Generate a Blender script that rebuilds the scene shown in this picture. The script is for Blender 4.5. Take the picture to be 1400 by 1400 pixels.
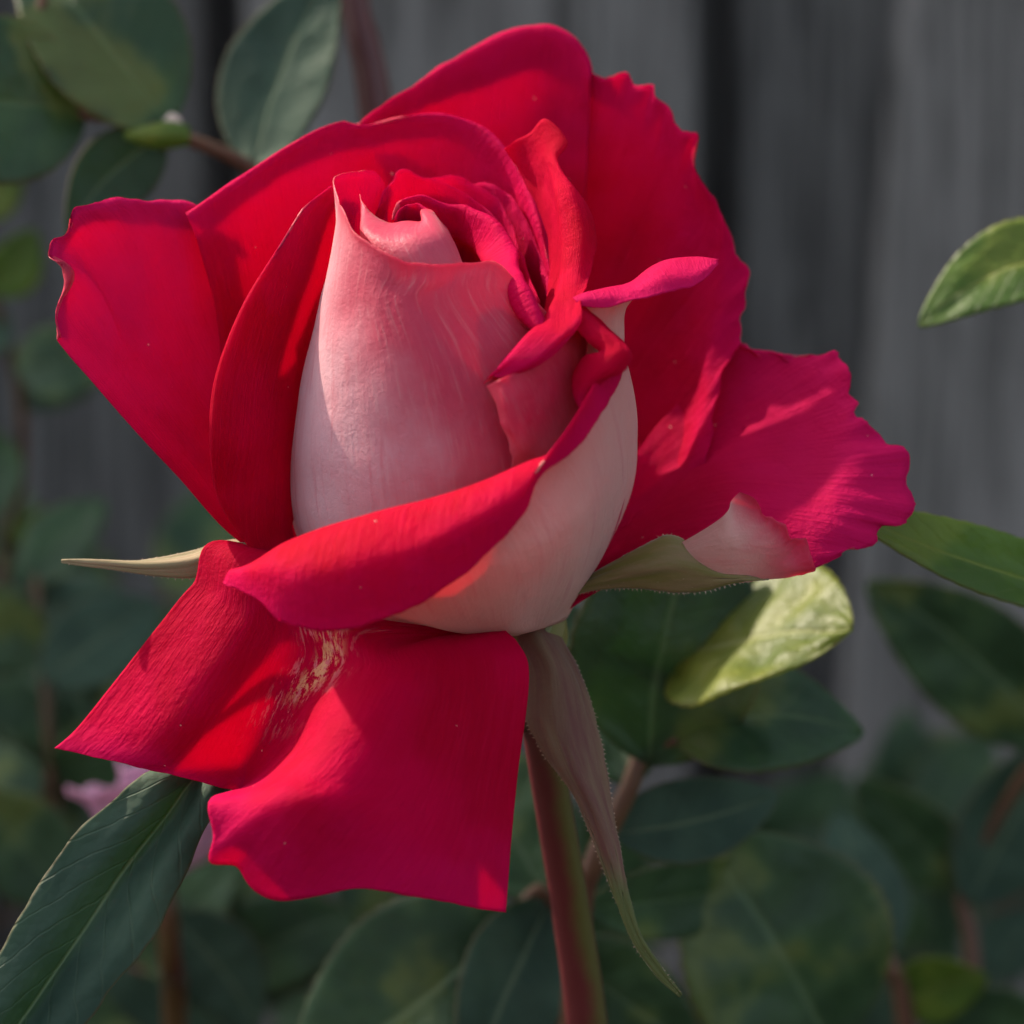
import bpy, math, random
import numpy as np
from mathutils import Vector, Matrix, noise as mnoise

for o in list(bpy.data.objects):
    bpy.data.objects.remove(o, do_unlink=True)
random.seed(7); RNG = np.random.default_rng(7)
S = bpy.context.scene
COL = S.collection

# ------------------------------------------------------------------ camera
F = 5250.0                    # camera distance to the bloom in photo pixels (0.45 m)
MM = 0.12 / 1400.0            # metres per photo pixel at the bloom
PITCH = math.radians(12)
FOCUS = np.array([0.0, 0.0, 0.95])
FWD = np.array([0.0, math.cos(PITCH), -math.sin(PITCH)])
UPV = np.array([0.0, math.sin(PITCH), math.cos(PITCH)])
RGT = np.array([1.0, 0.0, 0.0])
CAM = FOCUS - FWD * F * MM
cd = bpy.data.cameras.new('camera'); cam = bpy.data.objects.new('camera', cd); COL.objects.link(cam)
cam.location = CAM; cam.rotation_euler = (math.radians(90) - PITCH, 0, 0)
cd.sensor_width = 36; cd.lens = 36 * 0.45 / 0.12; cd.clip_start = 0.02; cd.clip_end = 500
cd.dof.use_dof = True; cd.dof.focus_distance = 0.45 - 0.006; cd.dof.aperture_fstop = 16
S.camera = cam

# ------------------------------------------------------------------ world, sun, exposure
SUN_AZ, SUN_EL = math.radians(-126), math.radians(42)      # azimuth to the right of straight behind the camera
sunv = Vector((math.sin(SUN_AZ) * math.cos(SUN_EL), -math.cos(SUN_AZ) * math.cos(SUN_EL), math.sin(SUN_EL)))
w = bpy.data.worlds.new('World'); S.world = w; w.use_nodes = True
wn = w.node_tree.nodes; wl = w.node_tree.links
sky = wn.new('ShaderNodeTexSky'); sky.sky_type = 'NISHITA'; sky.sun_disc = False
sky.air_density = 1.0; sky.dust_density = 3.0; sky.ozone_density = 0.6
sky.sun_elevation = SUN_EL; sky.sun_rotation = math.atan2(sunv.x, sunv.y)
hs = wn.new('ShaderNodeHueSaturation'); hs.inputs['Saturation'].default_value = 0.6
wl.new(sky.outputs[0], hs.inputs['Color']); wl.new(hs.outputs[0], wn['Background'].inputs[0]); wn['Background'].inputs[1].default_value = 0.15
sl = bpy.data.lights.new('sun', 'SUN'); sun = bpy.data.objects.new('sun', sl); COL.objects.link(sun)
sun.location = (1, -1, 3); sl.energy = 3.7; sl.angle = math.radians(0.6); sl.color = (1.0, 0.86, 0.68)
sun.rotation_euler = sunv.to_track_quat('Z', 'Y').to_euler()
S.view_settings.view_transform = 'Standard'; S.view_settings.look = 'None'
S.view_settings.exposure = 1.22; S.view_settings.gamma = 1.0; S.view_settings.use_curve_mapping = False
S.cycles.max_bounces = 6; S.cycles.diffuse_bounces = 4; S.cycles.glossy_bounces = 2; S.cycles.transmission_bounces = 5
S.cycles.use_denoising = True; S.cycles.use_adaptive_sampling = True; S.cycles.adaptive_threshold = 0.02

# ------------------------------------------------------------------ helpers
def P(q):
    """photo pixel + distance behind the bloom plane (in bloom pixels) -> world point(s)"""
    q = np.asarray(q, float)
    k = (F + q[..., 2:3]) * MM
    r = FWD + RGT * ((q[..., 0:1] - 700) / F) + UPV * ((700 - q[..., 1:2]) / F)
    return CAM + r * k

def crom(ts, pts, t):
    """Catmull-Rom style cubic Hermite through pts at parameters ts, sampled at t"""
    ts = np.asarray(ts, float); pts = np.asarray(pts, float); t = np.asarray(t, float)
    n = len(ts)
    if n == 1:
        return np.repeat(pts, len(t), 0)
    sec = (pts[1:] - pts[:-1]) / np.maximum(ts[1:] - ts[:-1], 1e-9).reshape((-1,) + (1,) * (pts.ndim - 1))
    m = np.empty_like(pts); m[0] = sec[0]; m[-1] = sec[-1]
    if n > 2:
        h0 = (ts[1:-1] - ts[:-2]).reshape((-1,) + (1,) * (pts.ndim - 1)); h1 = (ts[2:] - ts[1:-1]).reshape(h0.shape)
        m[1:-1] = (sec[:-1] * h1 + sec[1:] * h0) / (h0 + h1)
    i = np.clip(np.searchsorted(ts, t, side='right') - 1, 0, n - 2)
    h = ts[i + 1] - ts[i]; x = (t - ts[i]) / h
    sh = (-1,) + (1,) * (pts.ndim - 1)
    x = x.reshape(sh); h = h.reshape(sh)
    return ((2*x**3 - 3*x**2 + 1) * pts[i] + (x**3 - 2*x**2 + x) * h * m[i]
            + (-2*x**3 + 3*x**2) * pts[i+1] + (x**3 - x**2) * h * m[i+1])

def row(pts, nu):
    """one curve; a 4th number on a point pins its parameter"""
    xyz = np.array([p[:3] for p in pts], float)
    d = np.r_[0, np.cumsum(np.linalg.norm(np.diff(xyz, axis=0), axis=1) + 1e-6)]
    pin = [(0, 0.0)] + [(i, p[3]) for i, p in enumerate(pts) if len(p) > 3 and 0 < i < len(pts) - 1] + [(len(pts) - 1, 1.0)]
    ts = np.interp(d, [d[i] for i, _ in pin], [u for _, u in pin])
    return crom(ts, xyz, np.linspace(0, 1, nu))

def loft(rows, nu=64, nv=64, vpin=None):
    R = np.array([row(r, nu) for r in rows])
    if vpin is None:
        d = np.r_[0, np.cumsum([np.mean(np.linalg.norm(R[i+1] - R[i], axis=1)) + 1e-6 for i in range(len(R) - 1)])]
        vpin = d / d[-1]
    return crom(vpin, R, np.linspace(0, 1, nv))       # [nv, nu, 3] in (px, py, d)

def sstep(a, b, x):
    t = np.clip((x - a) / (b - a), 0, 1); return t * t * (3 - 2 * t)

def n3(a, b, seed):
    return mnoise.noise((a, b, seed * 7.31))

def gnormals(G):
    du = np.gradient(G, axis=1); dv = np.gradient(G, axis=0)
    n = np.cross(du, dv)
    return n / np.maximum(np.linalg.norm(n, axis=2, keepdims=True), 1e-12)

def frill(Q, seed, rim=0.0, rag=0.0, freq=14, wrinkle=2.0, wf=3.0, side=0.0, pinch=0.12):
    """wrinkle a patch (px units) along its normal; wave and rag the v=1 margin, optionally the u margins"""
    nv, nu, _ = Q.shape
    n = gnormals(Q)
    dv = np.gradient(Q, axis=0); dv /= np.maximum(np.linalg.norm(dv, axis=2, keepdims=True), 1e-9)
    du = np.gradient(Q, axis=1); du /= np.maximum(np.linalg.norm(du, axis=2, keepdims=True), 1e-9)
    out = Q.copy()
    for j in range(nv):
        v = j / (nv - 1)
        k = float(sstep(1 - pinch, 1, v))
        for i in range(nu):
            u = i / (nu - 1)
            a = wrinkle * (n3(u * wf, v * wf * 0.8, seed) + 0.5 * n3(u * wf * 2.7, v * wf * 1.6, seed + 3)) * min(1, v * 4)
            if k > 0:
                a += rim * k * n3(u * freq, v * 3, seed + 11)
            dlt = n[j, i] * a
            if k > 0 and rag:
                dlt = dlt + dv[j, i] * rag * k * k * (n3(u * freq * 1.7, 0.3, seed + 21) + 0.7 * n3(u * freq * 4.3, 0.7, seed + 22))
            if side:
                for e, sg in ((1 - u, 1), (u, -1)):
                    ke = float(sstep(0.1, 0, e))
                    if ke > 0:
                        dlt = dlt + du[j, i] * sg * side * ke * (n3(v * freq, 2.3, seed + 31) + 0.6 * n3(v * freq * 3.1, 4.1, seed + 32)) + n[j, i] * side * ke * n3(v * freq * 1.3, 8.3, seed + 33)
            out[j, i] += dlt
    return out

def link(o, parent=None):
    COL.objects.link(o)
    if parent is not None:
        o.parent = parent
    return o

def thing(name, label, cat, loc, group=None):
    o = bpy.data.objects.new(name, None); COL.objects.link(o)
    o.empty_display_size = 0.01; o.location = tuple(loc)
    o['label'] = label; o['category'] = cat
    if group: o['group'] = group
    return o

def mesh_obj(name, V, faces, uvs, mats, midx, parent=None, label=None):
    off = np.array(parent.matrix_basis.translation if parent is not None and parent.parent is None else (0, 0, 0), float)
    if parent is not None and parent.parent is not None:
        off = np.array(parent.parent.location)
    me = bpy.data.meshes.new(name)
    me.from_pydata((np.asarray(V) - off).tolist(), [], faces)
    for m in mats: me.materials.append(m)
    me.polygons.foreach_set('material_index', np.asarray(midx, np.int32))
    me.polygons.foreach_set('use_smooth', np.ones(len(faces), bool))
    if uvs is not None:
        ul = me.uv_layers.new(name='UVMap')
        li = np.empty(len(me.loops), np.int32); me.loops.foreach_get('vertex_index', li)
        ul.data.foreach_set('uv', np.asarray(uvs, np.float32)[li].ravel())
    me.update()
    o = bpy.data.objects.new(name, me); link(o, parent)
    if label: o['label'] = label
    return o

def sheet(name, G, mats, parent, t=0.00030, tedge=0.35, flip=False, label=None):
    """two skins offset along the normal and stitched round the edge; mats = (skin A, skin B)"""
    nv, nu, _ = G.shape
    n = gnormals(G)
    if flip: n = -n
    u = np.linspace(0, 1, nu); v = np.linspace(0, 1, nv)
    e = np.minimum(np.minimum(u, 1 - u)[None, :], np.minimum(1.0, 1 - v)[:, None])
    th = (t * (tedge + (1 - tedge) * sstep(0, 0.08, e)))[..., None] * 0.5
    A = (G + n * th).reshape(-1, 3); B = (G - n * th).reshape(-1, 3)
    N = nv * nu
    UV = np.stack(np.broadcast_arrays(u[None, :], v[:, None]), -1).reshape(-1, 2)
    faces = []; mi = []
    for j in range(nv - 1):
        for i in range(nu - 1):
            a, b, c, d = j*nu+i, j*nu+i+1, (j+1)*nu+i+1, (j+1)*nu+i
            f0 = (a, b, c, d); f1 = (N+d, N+c, N+b, N+a)
            if flip: f0, f1 = f0[::-1], f1[::-1]
            faces.append(f0); mi.append(0); faces.append(f1); mi.append(1)
    loop = [i for i in range(nu)] + [j*nu+nu-1 for j in range(1, nv)] + [(nv-1)*nu+i for i in range(nu-2, -1, -1)] + [j*nu for j in range(nv-2, 0, -1)]
    for k in range(len(loop)):
        a, b = loop[k], loop[(k+1) % len(loop)]
        f = (b, a, N+a, N+b)
        if flip: f = f[::-1]
        faces.append(f); mi.append(0)
    return mesh_obj(name, np.r_[A, B], faces, np.r_[UV, UV], mats, mi, parent, label)

def tube(name, pts, radii, mat, parent, ns=14, nl=40, label=None, lumpy=0.0, seed=1):
    """pts in world metres"""
    pts = np.asarray(pts, float)
    ts = np.linspace(0, 1, len(pts)); t = np.linspace(0, 1, nl)
    C = crom(ts, pts, t); R = np.interp(t, ts, radii)
    T = np.gradient(C, axis=0); T /= np.linalg.norm(T, axis=1, keepdims=True)
    up = np.array([0.3, 1, 0.2]); V = []
    for k in range(nl):
        a = np.cross(T[k], up); a /= np.linalg.norm(a); b = np.cross(T[k], a)
        for q in range(ns):
            th = 2 * math.pi * q / ns
            r = R[k] * (1 + lumpy * n3(k * 0.35, math.cos(th) * 1.3 + math.sin(th), seed))
            V.append(C[k] + (a * math.cos(th) + b * math.sin(th)) * r)
    faces = []
    for k in range(nl - 1):
        for q in range(ns):
            q2 = (q + 1) % ns
            faces.append((k*ns+q, k*ns+q2, (k+1)*ns+q2, (k+1)*ns+q))
    faces.append(tuple(range(ns))[::-1]); faces.append(tuple((nl-1)*ns+q for q in range(ns)))
    UV = [(q / ns, k / (nl - 1)) for k in range(nl) for q in range(ns)]
    return mesh_obj(name, np.array(V), faces, UV, [mat], [0] * len(faces), parent, label)

# ------------------------------------------------------------------ materials
class NT:
    def __init__(s, name):
        s.m = bpy.data.materials.new(name); s.m.use_nodes = True
        s.t = s.m.node_tree; s.n = s.t.nodes; s.l = s.t.links
        s.b = s.n['Principled BSDF']; s.out = s.n['Material Output']
    def new(s, t, **kw):
        x = s.n.new(t)
        for k, v in kw.items():
            if hasattr(x, k): setattr(x, k, v)
        return x
    def con(s, a, b): s.l.new(a, b)
    def val(s, node_in, v):
        if hasattr(v, 'is_linked') or hasattr(v, 'links'): s.l.new(v, node_in)
        else: node_in.default_value = v
    def math(s, op, a, b=0.0, clamp=False):
        x = s.new('ShaderNodeMath', operation=op); x.use_clamp = clamp
        s.val(x.inputs[0], a); s.val(x.inputs[1], b); return x.outputs[0]
    def mix(s, f, a, b):
        x = s.new('ShaderNodeMix'); x.data_type = 'RGBA'
        s.val(x.inputs[0], f)
        for k, c in ((6, a), (7, b)):
            if isinstance(c, tuple): x.inputs[k].default_value = (c[0], c[1], c[2], 1)
            else: s.l.new(c, x.inputs[k])
        return x.outputs[2]
    def ramp(s, f, a, b):
        x = s.new('ShaderNodeMapRange'); x.interpolation_type = 'SMOOTHSTEP'
        s.val(x.inputs[0], f); x.inputs[1].default_value = a; x.inputs[2].default_value = b
        return x.outputs[0]
    def noise(s, vec, scale, detail=3.0, rough=0.55, dist=0.0):
        x = s.new('ShaderNodeTexNoise'); s.val(x.inputs['Vector'], vec)
        x.inputs['Scale'].default_value = scale; x.inputs['Detail'].default_value = detail
        x.inputs['Roughness'].default_value = rough; x.inputs['Distortion'].default_value = dist
        return x.outputs['Fac']
    def mapping(s, vec, scale, loc=(0, 0, 0), rot=(0, 0, 0)):
        x = s.new('ShaderNodeMapping'); s.val(x.inputs[0], vec)
        x.inputs['Scale'].default_value = scale; x.inputs['Location'].default_value = loc; x.inputs['Rotation'].default_value = rot
        return x.outputs[0]
    def bump(s, h, strength, dist, prev=None):
        x = s.new('ShaderNodeBump'); s.val(x.inputs['Height'], h)
        x.inputs['Strength'].default_value = strength; x.inputs['Distance'].default_value = dist
        if prev is not None: s.l.new(prev, x.inputs['Normal'])
        return x.outputs[0]
    def coords(s):
        x = s.new('ShaderNodeTexCoord'); return x.outputs['UV'], x.outputs['Object']
    def sep(s, vec):
        x = s.new('ShaderNodeSeparateXYZ'); s.l.new(vec, x.inputs[0]); return x.outputs
    def translucent(s, color, fac, normal=None):
        tr = s.new('ShaderNodeBsdfTranslucent')
        if isinstance(color, tuple): tr.inputs[0].default_value = (*color, 1)
        else: s.l.new(color, tr.inputs[0])
        if normal is not None: s.l.new(normal, tr.inputs['Normal'])
        mx = s.new('ShaderNodeMixShader'); mx.inputs[0].default_value = fac
        s.l.new(s.b.outputs[0], mx.inputs[1]); s.l.new(tr.outputs[0], mx.inputs[2]); s.l.new(mx.outputs[0], s.out.inputs[0])

def specks(m, obj, scale, size, dens):
    vo = m.new('ShaderNodeTexVoronoi'); vo.inputs['Scale'].default_value = scale; m.con(obj, vo.inputs['Vector'])
    wn_ = m.new('ShaderNodeTexWhiteNoise'); m.con(vo.outputs['Position'], wn_.inputs['Vector'])
    on = m.math('LESS_THAN', wn_.outputs['Value'], dens)
    sz = m.math('MULTIPLY', wn_.outputs['Value'], size / dens)
    near = m.math('LESS_THAN', vo.outputs['Distance'], sz)
    return m.math('MULTIPLY', on, near)

def petal_inner(name, deep=(0.37, 0.0, 0.018), bright=(0.54, 0.0, 0.038), edge=(0.55, 0.003, 0.09), base_pale=0.0, scar=False, edge0=0.72, tfac=0.44):
    m = NT(name); uv, ob = m.coords(); u, v, _ = m.sep(uv)
    big = m.noise(ob, 60, 3)
    c = m.mix(m.ramp(big, 0.35, 0.65), deep, bright)
    wob = m.math('ADD', v, m.math('MULTIPLY', m.math('SUBTRACT', m.noise(ob, 220, 4), 0.5), 0.25))
    c = m.mix(m.math('MULTIPLY', m.ramp(wob, edge0, 1.0), 0.85), c, edge)
    streak = m.noise(m.mapping(uv, (90, 5, 1)), 1.0, 4, 0.6)
    c = m.mix(m.math('MULTIPLY', m.ramp(streak, 0.42, 0.75), 0.22), c, (0.66, 0.01, 0.08))
    if base_pale:
        c = m.mix(m.math('MULTIPLY', m.ramp(v, base_pale, 0.0), 0.9), c, (0.75, 0.55, 0.22))
    if scar:
        uu = m.math('SUBTRACT', u, 0.43)
        along = m.math('ADD', uu, m.math('MULTIPLY', m.math('SUBTRACT', v, 0.3), 0.16))
        band = m.math('MULTIPLY', m.ramp(m.math('ABSOLUTE', along), 0.085, 0.012), m.math('MULTIPLY', m.ramp(v, 0.02, 0.12), m.ramp(v, 0.72, 0.42)))
        fl = m.noise(m.mapping(uv, (75, 9, 1), rot=(0, 0, 0.10)), 1.0, 5, 0.7, 0.15)
        mk = m.math('MULTIPLY', m.ramp(fl, 0.52, 0.60), band, True)
        cen = m.math('MULTIPLY', m.ramp(m.math('ABSOLUTE', m.math('ADD', along, -0.012)), 0.035, 0.005), m.math('MULTIPLY', m.ramp(v, 0.1, 0.2), m.ramp(v, 0.5, 0.34)))
        mk2 = m.math('MULTIPLY', m.ramp(m.noise(m.mapping(uv, (60, 14, 1), rot=(0, 0, 0.10)), 1.0, 5, 0.75, 0.2), 0.47, 0.56), cen, True)
        c = m.mix(m.math('MULTIPLY', mk, 0.72), c, (0.78, 0.30, 0.33))
        c = m.mix(m.math('MULTIPLY', mk2, 0.85), c, (0.80, 0.50, 0.26))
    sp = specks(m, ob, 520, 0.075, 0.32)
    c = m.mix(m.math('MULTIPLY', sp, 0.75), c, (0.85, 0.45, 0.42))
    m.con(c, m.b.inputs['Base Color'])
    m.b.inputs['Roughness'].default_value = 0.7
    m.b.inputs['Specular IOR Level'].default_value = 0.04
    m.b.inputs['Sheen Weight'].default_value = 0.05; m.b.inputs['Sheen Roughness'].default_value = 0.35
    m.b.inputs['Sheen Tint'].default_value = (1.0, 0.06, 0.35, 1)
    b1 = m.bump(streak, 0.5, 0.0004)
    b2 = m.bump(m.noise(ob, 2300, 3), 0.5, 0.00022, b1)
    b3 = m.bump(m.noise(ob, 330, 4), 0.45, 0.0010, b2)
    m.con(b3, m.b.inputs['Normal'])
    m.translucent((0.88, 0.003, 0.10), tfac, b1)
    return m.m

def petal_outer(name, pale=(0.74, 0.50, 0.47), pink=(0.66, 0.10, 0.17), rim=(0.56, 0.01, 0.06), v0=0.45, v1=0.9, urot=0.0, vein=0.35, rim0=0.9, vw=1.0, tcol=(0.92, 0.16, 0.20)):
    m = NT(name); uv, ob = m.coords(); u, v, _ = m.sep(uv)
    k = m.math('ADD', m.math('MULTIPLY', v, vw), m.math('MULTIPLY', m.math('SUBTRACT', u, 0.5), urot))
    k = m.math('ADD', k, m.math('MULTIPLY', m.math('SUBTRACT', m.noise(ob, 70, 4), 0.5), 0.5))
    c = m.mix(m.ramp(k, v0, v1), pale, pink)
    vn = m.noise(m.mapping(uv, (46, 3.2, 1)), 1.0, 5, 0.62, 0.6)
    c = m.mix(m.math('MULTIPLY', m.ramp(vn, 0.5, 0.74), vein), c, (0.58, 0.10, 0.15))
    fine = m.noise(m.mapping(uv, (160, 7, 1)), 1.0, 4, 0.6, 0.4)
    c = m.mix(m.math('MULTIPLY', m.ramp(fine, 0.5, 0.8), 0.25), c, (0.85, 0.62, 0.58))
    c = m.mix(m.math('MULTIPLY', m.ramp(m.math('ADD', v, m.math('MULTIPLY', m.math('SUBTRACT', fine, 0.5), 0.1)), rim0, 1.0), 0.8), c, rim)
    m.con(c, m.b.inputs['Base Color'])
    m.b.inputs['Roughness'].default_value = 0.5; m.b.inputs['Specular IOR Level'].default_value = 0.35
    m.b.inputs['Sheen Weight'].default_value = 0.12
    b1 = m.bump(vn, 0.22, 0.0004)
    b2 = m.bump(fine, 0.25, 0.0002, b1)
    b3 = m.bump(m.noise(ob, 1700, 3, 0.6, 0.8), 0.35, 0.0003, b2)
    b4 = m.bump(m.noise(ob, 300, 3), 0.25, 0.0008, b3)
    m.con(b4, m.b.inputs['Normal'])
    m.translucent(tcol, 0.42, b1)
    return m.m

def leaf_mat(name, dark=(0.020, 0.050, 0.020), light=(0.048, 0.100, 0.036), vein=(0.085, 0.14, 0.06), rough=0.48, trans=(0.16, 0.30, 0.03), tfac=0.22, pat=0.0):
    m = NT(name); uv, ob = m.coords(); u, v, _ = m.sep(uv)
    c = m.mix(m.ramp(m.noise(ob, 90, 4), 0.35, 0.7), dark, light)
    du = m.math('ABSOLUTE', m.math('SUBTRACT', u, 0.5))
    midrib = m.ramp(du, 0.030, 0.006)
    lat = m.math('ADD', m.math('MULTIPLY', v, 11.0), m.math('MULTIPLY', du, -4.5))
    lat = m.math('ADD', lat, m.math('MULTIPLY', m.noise(ob, 160, 2), 0.6))
    fr = m.math('ABSOLUTE', m.math('SUBTRACT', m.math('FRACT', lat), 0.5))
    lv = m.ramp(fr, 0.07, 0.015)
    c = m.mix(m.math('MULTIPLY', lv, 0.11), c, vein)
    c = m.mix(m.math('MULTIPLY', midrib, 0.8), c, vein)
    if pat:
        c = m.mix(m.math('MULTIPLY', m.ramp(m.noise(ob, 45, 3), 0.54, 0.62), pat), c, (0.22, 0.22, 0.03))
    edge = m.ramp(du, 0.475, 0.5)
    c = m.mix(m.math('MULTIPLY', edge, 0.4), c, (0.16, 0.08, 0.03))
    c = m.mix(m.math('MULTIPLY', specks(m, ob, 520, 0.05, 0.12), 0.5), c, (0.35, 0.38, 0.30))
    m.con(c, m.b.inputs['Base Color'])
    m.b.inputs['Roughness'].default_value = rough; m.b.inputs['Specular IOR Level'].default_value = 0.32
    vor = m.new('ShaderNodeTexVoronoi'); vor.inputs['Scale'].default_value = 900; m.con(ob, vor.inputs['Vector'])
    h = m.math('SUBTRACT', m.math('MULTIPLY', vor.outputs['Distance'], -0.5), m.math('ADD', m.math('MULTIPLY', lv, 0.5), m.math('MULTIPLY', midrib, 1.2)))
    b = m.bump(h, 0.45, 0.0005)
    b = m.bump(m.noise(ob, 140, 3), 0.35, 0.0015, b)
    m.con(b, m.b.inputs['Normal'])
    m.translucent(trans, tfac)
    return m.m

def simple(name, a, b, scale, rough=0.6, bump=0.3, bd=0.0005, stretch=None, sheen=0.0, spec=0.4, tr=None, tip=None):
    m = NT(name); uv, ob = m.coords()
    vec = m.mapping(uv, stretch) if stretch else ob
    f = m.noise(vec, scale, 5, 0.6, 0.3)
    c = m.mix(m.ramp(f, 0.32, 0.68), a, b)
    if tip: c = m.mix(m.ramp(m.sep(uv)[1], 0.62, 0.74), c, tip)
    m.con(c, m.b.inputs['Base Color'])
    m.b.inputs['Roughness'].default_value = rough; m.b.inputs['Specular IOR Level'].default_value = spec
    m.b.inputs['Sheen Weight'].default_value = sheen; m.b.inputs['Sheen Roughness'].default_value = 0.4
    bb = m.bump(f, bump, bd); bb = m.bump(m.noise(ob, 1500, 3), bump, bd * 0.3, bb)
    m.con(bb, m.b.inputs['Normal'])
    if tr: m.translucent(tr, 0.2)
    return m.m

def stem_mat():
    m = NT('stem_red_flushed'); uv, ob = m.coords(); u, v, _ = m.sep(uv)
    f = m.math('ADD', m.math('SINE', m.math('ADD', m.math('MULTIPLY', u, 6.283), 5.2)), m.math('MULTIPLY', m.math('SUBTRACT', m.noise(ob, 90, 4), 0.5), 1.6))
    m.con(m.mix(m.ramp(f, -0.6, 0.5), (0.075, 0.068, 0.012), (0.10, 0.010, 0.012)), m.b.inputs['Base Color'])
    m.b.inputs['Roughness'].default_value = 0.45; m.con(m.bump(m.noise(ob, 260, 4), 0.3, 0.0006), m.b.inputs['Normal'])
    return m.m

def wood_mat(name, a, b, seed):
    m = NT(name); uv, ob = m.coords()
    vec = m.mapping(ob, (1, 1, 0.045), loc=(seed * 3.7, seed * 1.3, seed * 5.1))
    warp = m.noise(m.mapping(ob, (1, 1, 0.2), loc=(seed, 0, 0)), 12, 2)
    x = m.new('ShaderNodeVectorMath', operation='ADD'); m.con(vec, x.inputs[0])
    cmb = m.new('ShaderNodeCombineXYZ'); m.con(m.math('MULTIPLY', warp, 0.02), cmb.inputs[0]); m.con(cmb.outputs[0], x.inputs[1])
    g1 = m.noise(x.outputs[0], 300, 5, 0.7); g2 = m.noise(x.outputs[0], 95, 4, 0.65); g3 = m.noise(m.mapping(ob, (1, 1, 0.25)), 18, 3)
    c = m.mix(m.ramp(g2, 0.3, 0.7), a, b)
    c = m.mix(m.math('MULTIPLY', m.ramp(g1, 0.48, 0.6), 0.8), c, (a[0] * 0.35, a[1] * 0.35, a[2] * 0.35))
    c = m.mix(m.math('MULTIPLY', m.ramp(g3, 0.55, 0.75), 0.35), c, (0.13, 0.105, 0.085))
    m.con(c, m.b.inputs['Base Color']); m.b.inputs['Roughness'].default_value = 0.85; m.b.inputs['Specular IOR Level'].default_value = 0.2
    bb = m.bump(g1, 0.6, 0.0012); m.con(m.bump(g2, 0.5, 0.002, bb), m.b.inputs['Normal'])
    return m.m

RED = petal_inner('petal_red')
RED_MAG = petal_inner('petal_red_magenta', deep=(0.33, 0.0, 0.026), bright=(0.46, 0.001, 0.05), edge=(0.55, 0.008, 0.105), edge0=0.5, tfac=0.34)
RED_SCAR = petal_inner('petal_red_scarred', deep=(0.38, 0.0, 0.026), bright=(0.53, 0.0, 0.052), scar=True)
OUT = petal_outer('petal_reverse')
OUT_BUD = petal_outer('petal_reverse_bud', pale=(0.78, 0.53, 0.58), pink=(0.56, 0.035, 0.095), v0=0.02, v1=0.56, urot=1.25, vw=0.5, rim0=0.955, vein=0.5)
OUT_BODY = petal_outer('petal_reverse_cream', pale=(0.82, 0.50, 0.43), pink=(0.76, 0.24, 0.22), v0=0.25, v1=0.75, urot=-0.5, vein=0.3, rim0=0.97)
OUT_LIP = petal_outer('petal_reverse_lip', pale=(0.76, 0.48, 0.42), pink=(0.64, 0.06, 0.15), v0=0.72, v1=1.0, rim0=0.94, vein=0.25)
OUT_FLAP = petal_outer('petal_reverse_flap', pale=(0.70, 0.20, 0.27), pink=(0.64, 0.012, 0.07), v0=0.3, v1=0.8, vein=0.4)
OUT_PALEPINK = petal_outer('petal_pale_pink', pale=(0.74, 0.46, 0.58), pink=(0.70, 0.36, 0.52), rim=(0.72, 0.42, 0.56), tcol=(0.85, 0.5, 0.65), vein=0.05)
OUT_PINK = petal_outer('petal_reverse_pink', pale=(0.66, 0.16, 0.22), pink=(0.60, 0.03, 0.10), v0=0.1, v1=0.8)
OUT_CORE = petal_outer('petal_reverse_core', pale=(0.68, 0.22, 0.27), pink=(0.58, 0.03, 0.10), v0=0.35, v1=0.95, rim0=0.97)
LEAF = leaf_mat('leaf_green', pat=0.28)
LEAF_BLUE = leaf_mat('leaf_bluish', dark=(0.022, 0.050, 0.032), light=(0.044, 0.084, 0.052), vein=(0.13, 0.18, 0.10), rough=0.72)
LEAF_Y = leaf_mat('leaf_yellow_green', dark=(0.050, 0.10, 0.012), light=(0.10, 0.17, 0.02), vein=(0.24, 0.27, 0.06), trans=(0.35, 0.5, 0.03), tfac=0.35, pat=0.3)
LEAF_YY = leaf_mat('leaf_painted_sunlit', dark=(0.09, 0.13, 0.02), light=(0.20, 0.22, 0.03), vein=(0.3, 0.32, 0.12), trans=(0.45, 0.55, 0.08), tfac=0.4)  # paler, yellower copy of the leaf green, with sunlight put into its colour
LEAF_BACK = leaf_mat('leaf_underside', dark=(0.045, 0.085, 0.05), light=(0.07, 0.12, 0.07), vein=(0.14, 0.18, 0.09), rough=0.6)
SEPAL = simple('sepal_brown_purple', (0.10, 0.030, 0.024), (0.15, 0.095, 0.05), 1.0, 0.75, 0.5, 0.0005, stretch=(3.2, 2.0, 1), sheen=0.1, tip=(0.075, 0.085, 0.02))
SEPAL_G = simple('sepal_olive', (0.13, 0.11, 0.022), (0.20, 0.13, 0.06), 1.0, 0.65, 0.3, 0.0004, stretch=(4, 3, 1), sheen=0.15)
SEPAL_IN = simple('sepal_inside', (0.19, 0.16, 0.075), (0.26, 0.18, 0.10), 1.0, 0.8, 0.4, 0.0004, stretch=(5, 3, 1), sheen=0.2)
STEM = simple('stem_green_red', (0.060, 0.052, 0.010), (0.085, 0.014, 0.012), 1.0, 0.42, 0.2, 0.0005, stretch=(2.2, 1.2, 1))
CANE = simple('cane_dark_red', (0.050, 0.010, 0.010), (0.10, 0.030, 0.022), 1.0, 0.45, 0.3, 0.0008, stretch=(3, 4, 1))
TWIG = simple('twig_brown', (0.075, 0.028, 0.014), (0.11, 0.055, 0.022), 1.0, 0.55, 0.3, 0.0005, stretch=(3, 4, 1))
FUZZ = simple('fuzz', (0.42, 0.28, 0.20), (0.5, 0.36, 0.26), 300, 0.7, 0.0)
HIP = simple('hip_green', (0.11, 0.12, 0.03), (0.17, 0.15, 0.05), 120, 0.5, 0.2)
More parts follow.
